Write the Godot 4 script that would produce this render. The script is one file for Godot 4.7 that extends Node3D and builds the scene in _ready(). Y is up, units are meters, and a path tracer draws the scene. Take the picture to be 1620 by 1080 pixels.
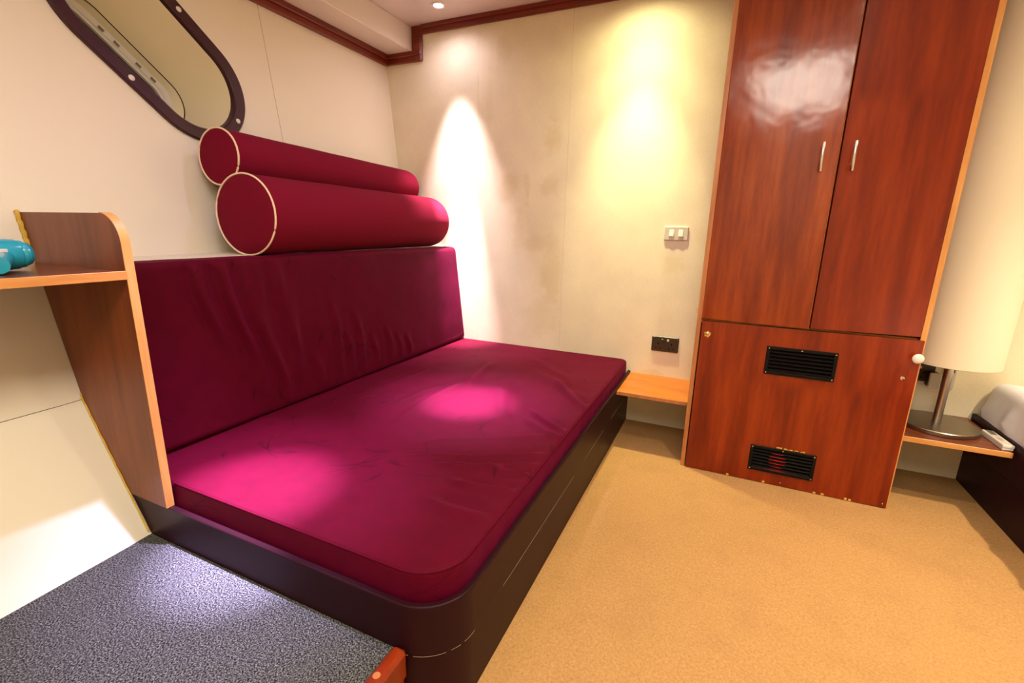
extends Node3D
# A small yacht cabin: settee berth with velvet cushions, wardrobe, desk, second bed.
# Back bulkhead at z = -2.7, cabin floor at y = 0, hull side on the left (flared and twisted).

const BACK := -2.7
const CEIL := 2.305
const END := 1.5
const RIGHT := 2.35
var M := {}
var used := {}

# ---------------------------------------------------------------- helpers
func numbered(called: String) -> String:
	if not used.has(called):
		used[called] = 0
		return called
	used[called] += 1
	return "%s_%03d" % [called, used[called]]

func thing(called: String, label: String, category: String, at := Vector3.ZERO, group := "") -> Node3D:
	var o := Node3D.new()
	o.name = numbered(called)
	add_child(o)
	o.position = at
	o.set_meta("label", label)
	o.set_meta("category", category)
	if group != "":
		o.set_meta("group", group)
	return o

func structure(called: String, label := "", st: SurfaceTool = null, m: Material = null) -> Node3D:
	var o: Node3D
	if st == null:
		o = Node3D.new()
	else:
		var mi := MeshInstance3D.new()
		mi.mesh = st.commit()
		mi.material_override = m
		o = mi
	o.name = numbered(called)
	add_child(o)
	o.set_meta("kind", "structure")
	if label != "":
		o.set_meta("label", label)
	return o

func part(called: String, st: SurfaceTool, m: Material, parent: Node3D, label := "") -> MeshInstance3D:
	var o := MeshInstance3D.new()
	o.mesh = st.commit()
	o.material_override = m
	o.name = called
	o.cast_shadow = GeometryInstance3D.SHADOW_CASTING_SETTING_ON
	parent.add_child(o, true)
	if label != "":
		o.set_meta("label", label)
	return o

func mb() -> SurfaceTool:
	var st := SurfaceTool.new()
	st.begin(Mesh.PRIMITIVE_TRIANGLES)
	return st

func done(st: SurfaceTool) -> SurfaceTool:
	st.generate_normals()
	return st

var on_hull := false
func vert(st: SurfaceTool, p: Vector3, uv: Vector2) -> void:
	st.set_uv(uv)
	if on_hull:
		var e := 0.004
		var dy := Vector3(hull_x(p.y + e, p.z) - hull_x(p.y, p.z), e, 0)
		var dz := Vector3(hull_x(p.y, p.z + e) - hull_x(p.y, p.z), 0, e)
		st.set_normal(dy.cross(dz).normalized())
	st.add_vertex(p)

# a, b, c counter-clockwise seen from outside
func tri(st: SurfaceTool, a: Vector3, b: Vector3, c: Vector3, ua := Vector2.ZERO, ub := Vector2.ZERO, uc := Vector2.ZERO) -> void:
	vert(st, a, ua); vert(st, c, uc); vert(st, b, ub)

func quad(st: SurfaceTool, a: Vector3, b: Vector3, c: Vector3, d: Vector3) -> void:
	tri(st, a, b, c)
	tri(st, a, c, d)

# convex polygon turned so that it faces away from `inside`
func face(st: SurfaceTool, pts: Array, inside: Vector3) -> void:
	var n: Vector3 = (pts[1] - pts[0]).cross(pts[2] - pts[0])
	var mid := Vector3.ZERO
	for p in pts:
		mid += p
	mid /= pts.size()
	if n.dot(mid - inside) < 0.0:
		pts.reverse()
	for k in range(1, pts.size() - 1):
		tri(st, pts[0], pts[k], pts[k + 1])

# box with chamfered edges
func bx(st: SurfaceTool, lo: Vector3, hi: Vector3, c := 0.002, xf := Transform3D.IDENTITY) -> void:
	st.set_smooth_group(-1)
	var mid := (lo + hi) / 2.0
	var h := (hi - lo) / 2.0
	c = minf(c, minf(h.x, minf(h.y, h.z)) * 0.9)
	var g := func(sx: float, sy: float, sz: float, k: int) -> Vector3:
		var v := Vector3(sx * (h.x - c), sy * (h.y - c), sz * (h.z - c))
		v[k] += c * [sx, sy, sz][k]
		return xf * (mid + v)
	var ins: Vector3 = xf * mid
	for s in [-1.0, 1.0]:
		face(st, [g.call(s, -1, -1, 0), g.call(s, 1, -1, 0), g.call(s, 1, 1, 0), g.call(s, -1, 1, 0)], ins)
		face(st, [g.call(-1, s, -1, 1), g.call(1, s, -1, 1), g.call(1, s, 1, 1), g.call(-1, s, 1, 1)], ins)
		face(st, [g.call(-1, -1, s, 2), g.call(1, -1, s, 2), g.call(1, 1, s, 2), g.call(-1, 1, s, 2)], ins)
		for t in [-1.0, 1.0]:
			face(st, [g.call(s, t, -1, 0), g.call(s, t, 1, 0), g.call(s, t, 1, 1), g.call(s, t, -1, 1)], ins)
			face(st, [g.call(s, -1, t, 0), g.call(s, 1, t, 0), g.call(s, 1, t, 2), g.call(s, -1, t, 2)], ins)
			face(st, [g.call(-1, s, t, 1), g.call(1, s, t, 1), g.call(1, s, t, 2), g.call(-1, s, t, 2)], ins)
			for r in [-1.0, 1.0]:
				face(st, [g.call(s, t, r, 0), g.call(s, t, r, 1), g.call(s, t, r, 2)], ins)

func box(lo: Vector3, hi: Vector3, c := 0.002, xf := Transform3D.IDENTITY) -> SurfaceTool:
	var st := mb()
	bx(st, lo, hi, c, xf)
	return done(st)

# grid of points, rows of equal length; smooth; outside is to the left of (u x v)
func grid(st: SurfaceTool, rows: Array, flip := false, group := 0) -> void:
	st.set_smooth_group(group)
	for i in rows.size() - 1:
		var a: PackedVector3Array = rows[i]
		var b: PackedVector3Array = rows[i + 1]
		for j in a.size() - 1:
			if flip:
				tri(st, a[j], b[j], b[j + 1])
				tri(st, a[j], b[j + 1], a[j + 1])
			else:
				tri(st, a[j], b[j + 1], b[j])
				tri(st, a[j], a[j + 1], b[j + 1])

# turned shape: profile of (radius, along), around axis from `at` in direction `dir`
func lathe(st: SurfaceTool, prof: Array, at: Vector3, dir: Vector3, n := 32) -> void:
	var w := dir.normalized()
	var u := w.cross(Vector3.UP if absf(w.y) < 0.9 else Vector3.RIGHT).normalized()
	var v := w.cross(u)
	var g := 0
	for k in prof.size() - 1:
		st.set_smooth_group(g)
		if k + 2 < prof.size():
			var d1: Vector2 = (prof[k + 1] - prof[k]).normalized()
			var d2: Vector2 = (prof[k + 2] - prof[k + 1]).normalized()
			if d1.dot(d2) < 0.72:
				g += 1
		for j in n:
			var a0 := TAU * j / n
			var a1 := TAU * (j + 1) / n
			var e0 := u * cos(a0) + v * sin(a0)
			var e1 := u * cos(a1) + v * sin(a1)
			var p: Vector2 = prof[k]
			var q: Vector2 = prof[k + 1]
			var A := at + e0 * p.x + w * p.y
			var B := at + e1 * p.x + w * p.y
			var C := at + e1 * q.x + w * q.y
			var D := at + e0 * q.x + w * q.y
			if q.x > 1e-6:
				tri(st, A, C, D)
			if p.x > 1e-6:
				tri(st, A, B, C)

func turned(prof: Array, at: Vector3, dir: Vector3, n := 32) -> SurfaceTool:
	var st := mb()
	lathe(st, prof, at, dir, n)
	return done(st)

# round tube along points
func tube(st: SurfaceTool, pts: Array, r: float, n := 8, closed := false) -> void:
	var rows := []
	var cnt := pts.size()
	for i in cnt + (1 if closed else 0):
		var p: Vector3 = pts[i % cnt]
		var a: Vector3 = pts[(i - 1 + cnt) % cnt] if (closed or i > 0) else pts[0]
		var b: Vector3 = pts[(i + 1) % cnt] if (closed or i < cnt - 1) else pts[cnt - 1]
		var w := (b - a).normalized()
		var u := w.cross(Vector3(0.13, 0.97, 0.2)).normalized()
		if absf(w.y) > 0.95:
			u = w.cross(Vector3(1, 0, 0.1)).normalized()
		var v := w.cross(u)
		var row := PackedVector3Array()
		for j in n + 1:
			row.append(p + (u * cos(TAU * j / n) + v * sin(TAU * j / n)) * r)
		rows.append(row)
	grid(st, rows, false)
	if not closed:
		for e in [0, cnt - 1]:
			var q := []
			for j in n:
				q.append(rows[e][j])
			st.set_smooth_group(-1)
			face(st, q, pts[1] if e == 0 else pts[cnt - 2])

# flat polygon (2D, convex or not) extruded between d0 and d1 by a placing function
func slab(st: SurfaceTool, poly: PackedVector2Array, place: Callable, d0: float, d1: float) -> void:
	st.set_smooth_group(-1)
	if Geometry2D.is_polygon_clockwise(poly):
		poly.reverse()
	var idx := Geometry2D.triangulate_polygon(poly)
	var n0: Vector3 = place.call(poly[0].x, poly[0].y, d1) - place.call(poly[0].x, poly[0].y, d0)
	for k in range(0, idx.size(), 3):
		for d in [d0, d1]:
			var a: Vector3 = place.call(poly[idx[k]].x, poly[idx[k]].y, d)
			var b: Vector3 = place.call(poly[idx[k + 1]].x, poly[idx[k + 1]].y, d)
			var c: Vector3 = place.call(poly[idx[k + 2]].x, poly[idx[k + 2]].y, d)
			var out := n0 if d == d1 else -n0
			if (b - a).cross(c - a).dot(out) > 0.0:
				tri(st, a, b, c)
			else:
				tri(st, a, c, b)
	for k in poly.size():
		var p := poly[k]
		var q := poly[(k + 1) % poly.size()]
		var a: Vector3 = place.call(p.x, p.y, d0)
		var b: Vector3 = place.call(q.x, q.y, d0)
		var c: Vector3 = place.call(q.x, q.y, d1)
		var d: Vector3 = place.call(p.x, p.y, d1)
		var e := q - p
		var o2 := Vector2(e.y, -e.x).normalized() * 0.01
		var m2 := (p + q) / 2.0
		var out: Vector3 = place.call(m2.x + o2.x, m2.y + o2.y, d0) - place.call(m2.x, m2.y, d0)
		if (b - a).cross(c - a).dot(out) > 0.0:
			quad(st, a, b, c, d)
		else:
			quad(st, a, d, c, b)

# ---------------------------------------------------------------- hull side
func hull_s(z: float) -> float:
	var u := z + 2.7
	return 0.105 + 0.0164 * u + 0.0344 * u * u if z < -0.67 else 0.28 + 0.05 * (z + 0.67)

func hull_x(y: float, z: float) -> float:
	if y >= 0.58:
		return -2.15 + hull_s(z) * (2.11 - y)
	return -2.15 + hull_s(z) * 1.53 + 0.608 * (0.58 - y)

# ---------------------------------------------------------------- textures
func noise(seed_: int, f: float, oct := 4) -> FastNoiseLite:
	var n := FastNoiseLite.new()
	n.seed = seed_
	n.frequency = f
	n.noise_type = FastNoiseLite.TYPE_SIMPLEX_SMOOTH
	n.fractal_octaves = oct
	return n

func ramp(cols: Array, t: float) -> Color:
	t = clampf(t, 0.0, 0.9999) * (cols.size() - 1)
	var i := int(t)
	return (cols[i] as Color).lerp(cols[i + 1], t - i)

func tex(w: int, h: int, f: Callable) -> ImageTexture:
	var im := Image.create(w, h, false, Image.FORMAT_RGB8)
	for y in h:
		for x in w:
			im.set_pixel(x, y, f.call(x, y))
	return ImageTexture.create_from_image(im)

# stretched seamless noise as bytes
func stretched(seed_: int, f: float, w: int, h: int, h0: int, oct := 3) -> PackedByteArray:
	var im := noise(seed_, f, oct).get_seamless_image(w, h0, false, false, 0.12, true)
	im.convert(Image.FORMAT_L8)
	if h0 != h:
		im.resize(w, h, Image.INTERPOLATE_CUBIC)
	return im.get_data()

# wood with grain along v (or u); seamless
func wood_tex(seed_: int, cols: Array, along := false, band := 0.5, fine := 0.35, pore := 0.2) -> ImageTexture:
	var w := 512
	var h := 512
	var b1 := stretched(seed_, 0.022, w, h, 48)
	var b2 := stretched(seed_ + 1, 0.085, w, h, 40)
	var b3 := stretched(seed_ + 2, 0.3, w, h, 64, 2)
	var lut := []
	for k in 256:
		lut.append(ramp(cols, k / 255.0))
	var im := Image.create(w, h, false, Image.FORMAT_RGB8)
	for y in h:
		for x in w:
			var k := y * w + x
			var q := 128.0 + (b1[k] - 128) * band * 1.5 + (b2[k] - 128) * fine + (b3[k] - 128) * pore
			if along:
				im.set_pixel(y, x, lut[clampi(int(q), 0, 255)])
			else:
				im.set_pixel(x, y, lut[clampi(int(q), 0, 255)])
	return ImageTexture.create_from_image(im)

func carpet_tex(seed_: int, a: Color, b: Color, c: Color, f: float, gain: float, blot: float) -> ImageTexture:
	var n1 := stretched(seed_, f, 512, 512, 512, 2)
	var n2 := stretched(seed_ + 3, 0.012, 512, 512, 512, 4)
	var rng := RandomNumberGenerator.new()
	rng.seed = seed_
	return tex(512, 512, func(x: int, y: int) -> Color:
		var k := y * 512 + x
		var q := 0.5 + (n1[k] / 255.0 - 0.5) * gain + rng.randf_range(-0.28, 0.28)
		var col := a.lerp(b, clampf(q, 0.0, 1.0))
		return col.lerp(c, clampf((n2[k] / 255.0 - 0.5) * 2.0, 0.0, 1.0) * blot))

func bump_tex(seed_: int, f: float, w0 := 256, h0 := 256) -> ImageTexture:
	var im := noise(seed_, f, 3).get_seamless_image(w0, h0, false, false, 0.12, true)
	im.convert(Image.FORMAT_RGB8)
	im.resize(256, 256, Image.INTERPOLATE_CUBIC)
	return ImageTexture.create_from_image(im)

# velvet with embroidered sprigs and sets of parallel arcs
func velvet_tex(seed_: int, base: Color, thread: Color) -> ImageTexture:
	var S := 1024
	var n1 := stretched(seed_, 0.012, S, S, S, 3)
	var n2 := stretched(seed_ + 1, 0.4, S, S, S, 2)
	var im := Image.create(S, S, false, Image.FORMAT_RGB8)
	for y in S:
		for x in S:
			var k := y * S + x
			var q := 1.0 + (n1[k] - 128) * 0.0004 + (n2[k] - 128) * 0.0006
			im.set_pixel(x, y, Color(base.r * q, base.g * q, base.b * q))
	var rng := RandomNumberGenerator.new()
	rng.seed = seed_
	var dot := func(p: Vector2, k: float) -> void:
		var xi := int(p.x) % S
		var yi := int(p.y) % S
		if xi < 0: xi += S
		if yi < 0: yi += S
		im.set_pixel(xi, yi, im.get_pixel(xi, yi).lerp(thread, k))
		im.set_pixel((xi + 1) % S, yi, im.get_pixel((xi + 1) % S, yi).lerp(thread, k * 0.5))
	var arc := func(c: Vector2, r: float, a0: float, a1: float, k: float) -> void:
		var n := int(absf(a1 - a0) * r * 1.6) + 4
		for i in n:
			var a := lerpf(a0, a1, i / float(n))
			dot.call(c + Vector2(cos(a), sin(a)) * r, k)
	for m in 15:
		var c := Vector2(rng.randf() * S, rng.randf() * S)
		var turn := rng.randf() * TAU
		for i in rng.randi_range(2, 4):
			var r := rng.randf_range(90, 240)
			var a := turn + rng.randf_range(-0.9, 0.9)
			arc.call(c - Vector2(cos(a), sin(a)) * r, r, a - rng.randf_range(0.1, 0.5), a + rng.randf_range(0.2, 0.6), 0.9)
		var c2 := c + Vector2.from_angle(turn) * rng.randf_range(40, 120)
		for i in rng.randi_range(4, 7):
			arc.call(c2 + Vector2.from_angle(turn + 1.2) * i * 6.5, 34.0, turn - 0.6, turn + 0.7, 0.6)
	return ImageTexture.create_from_image(im)

func mat(col: Color, rough := 0.6, spec := 0.5) -> StandardMaterial3D:
	var m := StandardMaterial3D.new()
	m.albedo_color = col
	m.roughness = rough
	m.metallic_specular = spec
	return m

func textured(t: Texture2D, rep: float, rough := 0.6, spec := 0.5, tri_ := true) -> StandardMaterial3D:
	var m := mat(Color.WHITE, rough, spec)
	m.albedo_texture = t
	if tri_:
		m.uv1_triplanar = true
		m.uv1_world_triplanar = true
		m.uv1_scale = Vector3.ONE * rep
	return m

func bumped(m: StandardMaterial3D, t: Texture2D, s: float) -> StandardMaterial3D:
	m.heightmap_enabled = true
	m.heightmap_texture = t
	m.heightmap_scale = s
	return m

func rgb(r: int, g: int, b: int) -> Color:
	return Color8(r, g, b)

# cream bulkhead lining with brown water stains, drawn where the photograph has them (metres on the wall)
func wall_tex() -> ImageTexture:
	var S := 1024
	var n1 := stretched(41, 0.009, S, S, S, 4)
	var n2 := stretched(42, 0.05, S, S, S, 3)
	var n3 := stretched(43, 0.5, S, S, S, 2)
	var base := rgb(236, 227, 198)
	var stain := rgb(206, 184, 126)
	# x, y, half width, half height, strength
	var spots := [[-1.31, 2.13, 0.05, 0.07, 0.45], [-0.99, 1.63, 0.06, 0.11, 0.75], [-1.01, 1.36, 0.06, 0.07, 0.6], [-1.27, 1.34, 0.07, 0.10, 0.5],
		[-1.14, 1.33, 0.025, 0.12, 0.55], [-1.19, 1.12, 0.04, 0.16, 0.4], [-1.08, 1.02, 0.10, 0.05, 0.4], [-0.96, 0.86, 0.07, 0.20, 0.6], [-1.02, 0.55, 0.10, 0.12, 0.35],
		[-1.40, 1.85, 0.02, 0.25, 0.25], [-0.27, 0.93, 0.09, 0.07, 0.4], [-0.15, 1.1, 0.04, 0.05, 0.3], [-0.35, 0.31, 0.12, 0.02, 0.6], [-0.11, 0.7, 0.015, 0.012, 0.7], [-1.9, 1.5, 0.05, 0.10, 0.15]]
	return tex(S, S, func(px: int, py: int) -> Color:
		var x := -2.25 + 2.4 * px / S
		var y := 2.4 * (1.0 - py / float(S))
		var i := py * S + px
		var q := 1.0 + (n3[(py * S + px / 3)] - 128) * 0.00022 + (n1[i] - 128) * 0.0002
		var col := Color(base.r * q, base.g * q, base.b * q)
		var wob := (n1[i] - 128) * 0.0042 + (n2[i] - 128) * 0.0022
		var k := 0.0
		for s in spots:
			var dx: float = (x - s[0]) / s[2]
			var dy: float = (y - s[1]) / s[3]
			if absf(dx) < 2.2 and absf(dy) < 2.2:
				k = maxf(k, s[4] * (1.0 - smoothstep(0.35, 1.25, sqrt(dx * dx + dy * dy) + wob)))
		return col.lerp(stain, k * 0.42))

func make_materials() -> void:
	var weave := bump_tex(7, 0.3, 90, 256)
	var fluff := bump_tex(8, 0.35)
	var smooth_b := bump_tex(9, 0.03)
	M.bulkhead = bumped(textured(wall_tex(), 1.0, 0.62, 0.4, false), weave, 0.02)
	M.cream = textured(tex(256, 256, func(x, y): return Color8(236, 227, 202).lerp(Color8(230, 218, 190), 0.5 + 0.5 * sin(x * 0.05) * sin(y * 0.07))), 0.6, 0.55, 0.45)
	M.hull = bumped(mat(rgb(240, 233, 212), 0.5, 0.45), smooth_b, 0.02)
	M.hull.uv1_triplanar = true
	M.hull.uv1_world_triplanar = true
	M.liner = mat(rgb(244, 236, 204), 0.5, 0.45)
	M.ceiling = mat(rgb(232, 222, 220), 0.16, 0.5)
	M.soffit = mat(rgb(234, 224, 214), 0.4, 0.45)
	M.beige = bumped(textured(carpet_tex(3, rgb(162, 123, 76), rgb(190, 150, 97), rgb(142, 108, 72), 0.25, 0.8, 0.18), 0.8, 0.95, 0.2), fluff, 0.35)
	M.grey = bumped(textured(carpet_tex(5, rgb(14, 15, 14), rgb(140, 140, 134), rgb(54, 54, 50), 0.2, 1.4, 0.15), 2.0, 0.95, 0.2), fluff, 0.4)
	var maho := [rgb(94, 18, 2), rgb(118, 31, 4), rgb(138, 45, 7), rgb(158, 60, 12)]
	M.maho = bumped(textured(wood_tex(11, maho), 0.9, 0.28, 0.5), smooth_b, 0.04)
	M.maho_open = bumped(textured(wood_tex(14, [rgb(106, 30, 4), rgb(130, 45, 7), rgb(152, 61, 12), rgb(170, 80, 20)]), 0.9, 0.15, 0.5), smooth_b, 0.08)
	M.trim = textured(wood_tex(17, [rgb(92, 25, 8), rgb(118, 36, 12), rgb(140, 52, 20)], true), 1.5, 0.35, 0.5)
	M.desk = textured(wood_tex(21, [rgb(100, 42, 15), rgb(124, 58, 23), rgb(142, 74, 34)]), 1.0, 0.34, 0.4)
	M.desk_top = textured(wood_tex(22, [rgb(88, 40, 22), rgb(112, 56, 30), rgb(126, 70, 40)], true), 1.0, 0.25, 0.5)
	var oak := [rgb(198, 130, 66), rgb(214, 150, 82), rgb(226, 168, 100)]
	M.oak = textured(wood_tex(25, oak), 2.0, 0.4, 0.5)
	M.oak_flat = textured(wood_tex(27, oak, true), 2.0, 0.4, 0.5)
	M.oak_dull = textured(wood_tex(26, [rgb(170, 102, 56), rgb(190, 122, 72), rgb(202, 136, 84)]), 2.0, 0.45, 0.5)
	M.teak = textured(wood_tex(29, [rgb(176, 92, 18), rgb(198, 114, 30), rgb(212, 132, 44)], true), 1.4, 0.3, 0.5)
	M.rail = bumped(mat(rgb(40, 13, 20), 0.42, 0.26), smooth_b, 0.04)
	M.chip = mat(rgb(138, 112, 92), 0.7, 0.3)
	M.plum = mat(rgb(62, 28, 38), 0.4, 0.45)
	M.velvet = textured(velvet_tex(31, rgb(82, 14, 42), rgb(24, 3, 12)), 1.0, 0.7, 0.21)
	M.velvet.albedo_color = rgb(255, 60, 172)
	M.velvet.rim_enabled = true
	M.velvet.rim = 0.22
	M.velvet.rim_tint = 1.0
	M.bolster = bumped(mat(rgb(118, 20, 42), 0.9, 0.15), weave, 0.05)
	M.bolster.uv1_triplanar = true
	M.bolster.uv1_world_triplanar = true
	M.bolster.uv1_scale = Vector3.ONE * 6.0
	M.bolster.rim_enabled = true
	M.bolster.rim = 0.3
	M.bolster.rim_tint = 0.8
	M.piping = mat(rgb(240, 216, 180), 0.7)
	M.black = mat(rgb(9, 8, 8), 0.55, 0.3)
	M.dark = mat(rgb(6, 6, 6), 0.9, 0.2)
	M.brownplate = mat(rgb(58, 42, 30), 0.35, 0.5)
	M.white = mat(rgb(236, 232, 224), 0.35, 0.5)
	M.plate = mat(rgb(206, 200, 184), 0.35, 0.5)
	M.sheet = bumped(mat(rgb(238, 238, 242), 0.9, 0.2), weave, 0.05)
	M.shade = mat(rgb(238, 228, 202), 0.7, 0.3)
	M.shade.backlight_enabled = true
	M.shade.backlight = Color(0.35, 0.33, 0.28)
	M.steel = mat(rgb(186, 180, 170), 0.32)
	M.steel.metallic = 1.0
	M.pewter = mat(rgb(150, 140, 128), 0.34)
	M.pewter.metallic = 1.0
	M.chrome = mat(rgb(214, 206, 196), 0.2)
	M.chrome.metallic = 1.0
	M.grey_metal = mat(rgb(222, 219, 212), 0.45, 0.5)
	M.foam = mat(rgb(214, 176, 70), 0.9)
	M.turquoise = mat(rgb(4, 160, 190), 0.18, 0.5)
	M.turquoise.clearcoat_enabled = true
	M.turquoise.clearcoat = 0.6
	M.glass = mat(Color(0.02, 0.02, 0.025), 0.05, 0.5)
	M.red = mat(rgb(180, 20, 10), 0.4)
	M.red.emission_enabled = true
	M.red.emission = rgb(255, 40, 20)
	M.red.emission_energy_multiplier = 0.9

# ---------------------------------------------------------------- lamps
func lens_mat(c: Color, e: float) -> StandardMaterial3D:
	var m := mat(Color.WHITE, 0.3)
	m.emission_enabled = true
	m.emission = c
	m.emission_energy_multiplier = e
	return m

func beam(t: Node3D, called: String, aim: Vector3, c: Color, energy: float, angle: float) -> void:
	var s := SpotLight3D.new()
	s.name = called
	t.add_child(s)
	s.position = Vector3(0, -0.02, 0)
	s.look_at_from_position(t.position + s.position, aim, Vector3(0.0, 0.0, 1.0))
	s.light_color = c
	s.light_energy = energy
	s.spot_angle = angle
	s.spot_angle_attenuation = 1.0
	s.light_size = 0.02
	s.spot_range = 8.0
	s.spot_attenuation = 2.0
	s.shadow_enabled = true

# a reflector lamp: bright core, softer beam round it, wide spill
func downlight(at: Vector3, aim: Vector3, c: Color, core: Vector2, soft: Vector2, spill: float, label: String) -> void:
	var t := thing("ceiling_downlight", label, "downlight", Vector3(at.x, CEIL, at.z), "recessed ceiling spotlights")
	part("trim_ring", turned([Vector2(0.026, 0.001), Vector2(0.027, -0.004), Vector2(0.034, -0.007), Vector2(0.041, -0.004), Vector2(0.042, 0.001)], Vector3.ZERO, Vector3.UP, 28), M.white, t)
	part("lamp_lens", turned([Vector2(0.0, -0.003), Vector2(0.02, -0.0025), Vector2(0.0255, 0.001)], Vector3.ZERO, Vector3.UP, 24), lens_mat(c, 12.0), t)
	if core.x > 0.0:
		beam(t, "core_beam", aim, c, core.x, core.y)
	if soft.x > 0.0:
		beam(t, "soft_beam", aim, c, soft.x, soft.y)
	if spill > 0.0:
		beam(t, "spill", t.position + Vector3(0, -1, 0), c, spill, 80.0)

const COOL := Color(0.82, 0.76, 1.0)
const WARM := Color(1.0, 0.91, 0.77)
const YELLOW := Color(1.0, 0.95, 0.72)

func make_lights() -> void:
	downlight(Vector3(-1.62, 0, -2.50), Vector3(-1.55, 0.4, -2.66), Color(1.0, 0.92, 0.98), Vector2(24.0, 9.0), Vector2(6.0, 22.0), 0.16, "lit round downlight in the ceiling above the bolsters, beside the soffit")
	downlight(Vector3(-0.96, 0, -1.62), Vector3(-0.95, 0.38, -1.66), COOL, Vector2(40.0, 7.5), Vector2(11.0, 16.0), 0.3, "round downlight in the ceiling over the middle of the red berth")
	downlight(Vector3(-0.98, 0, -0.82), Vector3(-1.15, 0.30, -0.78), COOL, Vector2(38.0, 8.5), Vector2(9.0, 18.0), 0.25, "round downlight in the ceiling over the foot of the red berth")
	downlight(Vector3(-0.50, 0, -2.46), Vector3(-0.49, 0.4, -2.59), YELLOW, Vector2(3.0, 27.0), Vector2(0.6, 45.0), 0.4, "round yellowish downlight in the ceiling between berth and wardrobe")
	downlight(Vector3(0.45, 0, -1.15), Vector3(0.42, 0.0, -1.20), WARM, Vector2.ZERO, Vector2(2.0, 40.0), 0.6, "round warm downlight in the ceiling over the beige floor")
	downlight(Vector3(1.60, 0, -1.55), Vector3(1.55, 0.0, -1.75), WARM, Vector2.ZERO, Vector2(4.0, 42.0), 0.6, "round warm downlight in the ceiling over the white bed")
	downlight(Vector3(1.55, 0, 0.55), Vector3(1.55, 0.0, 0.55), WARM, Vector2.ZERO, Vector2(2.0, 40.0), 0.6, "round warm downlight in the ceiling at the cabin entrance")
	# ceiling lamp with a diffuser behind the camera, mirrored in the glossy wardrobe door
	var t := thing("ceiling_lamp", "flat rectangular ceiling lamp with white diffuser over the cabin entrance", "ceiling lamp", Vector3(0.02, CEIL, 0.25))
	part("housing", box(Vector3(-0.34, -0.05, -0.78), Vector3(0.34, 0.0, 0.78), 0.006), M.white, t)
	part("diffuser", box(Vector3(-0.31, -0.058, -0.75), Vector3(0.31, -0.0505, 0.75), 0.003), lens_mat(Color(1.0, 0.955, 0.88), 1.6), t)
	var a := AreaLight3D.new()
	a.name = "diffuser_light"
	t.add_child(a)
	a.position = Vector3(0, -0.064, 0)
	a.rotation_degrees = Vector3(-90, 0, 0)
	a.area_size = Vector2(0.62, 1.5)
	a.light_color = Color(1.0, 0.955, 0.88)
	a.light_energy = 4.2
	a.area_range = 8.0
	a.area_attenuation = 2.0
	a.shadow_enabled = true

# ---------------------------------------------------------------- the cabin
func uvwall(st: SurfaceTool, x0: float, x1: float, y0: float, y1: float, z0: float, z1: float) -> void:
	bx(st, Vector3(x0, y0, z0), Vector3(x1, y1, z1), 0.0012)

# panel of the bulkhead with UVs in wall metres
func wall_panel(x0: float, x1: float, y0: float, y1: float, zf: float) -> SurfaceTool:
	var st := mb()
	st.set_smooth_group(-1)
	var uv := func(x: float, y: float) -> Vector2:
		return Vector2((x + 2.25) / 2.4, 1.0 - y / 2.4)
	var c := 0.0003
	var q := func(p: Array) -> void:
		var u := []
		for v in p:
			u.append(uv.call(v.x, v.y))
		tri(st, p[0], p[1], p[2], u[0], u[1], u[2])
		tri(st, p[0], p[2], p[3], u[0], u[2], u[3])
	var zb := zf - 0.012
	var A := Vector3(x0 + c, y0 + c, zf); var B := Vector3(x1 - c, y0 + c, zf); var C := Vector3(x1 - c, y1 - c, zf); var D := Vector3(x0 + c, y1 - c, zf)
	var a := Vector3(x0, y0, zb); var b := Vector3(x1, y0, zb); var cc := Vector3(x1, y1, zb); var d := Vector3(x0, y1, zb)
	q.call([A, B, C, D])
	q.call([a, b, B, A]); q.call([b, cc, C, B]); q.call([cc, d, D, C]); q.call([d, a, A, D])
	q.call([b, a, d, cc])
	return done(st)

func stadium(c1: Vector2, c2: Vector2, r: float, n := 32) -> PackedVector2Array:
	# points (z, y) around a slot from c1 to c2; starts on the lower side
	var out := PackedVector2Array()
	var ax := (c2 - c1).angle()
	for i in n + 1:
		var a := ax + PI / 2 + PI * i / n
		out.append(c1 + Vector2.from_angle(a) * r)
	for i in n + 1:
		var a := ax - PI / 2 + PI * i / n
		out.append(c2 + Vector2.from_angle(a) * r)
	return out

func hull_at(p: Vector2, d := 0.0) -> Vector3:
	return Vector3(hull_x(p.y, p.x) + d, p.y, p.x)

const C1 := Vector2(-1.355, 1.66)
const C2 := Vector2(-1.136, 1.865)

func hull_patch(st: SurfaceTool, z0: float, z1: float, y0: float, y1: float, nz: int, ny: int, d := 0.0) -> void:
	var rows := []
	for i in ny + 1:
		var row := PackedVector3Array()
		for j in nz + 1:
			row.append(hull_at(Vector2(lerpf(z0, z1, j / float(nz)), lerpf(y0, y1, i / float(ny))), d))
		rows.append(row)
	grid(st, rows, true)

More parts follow.
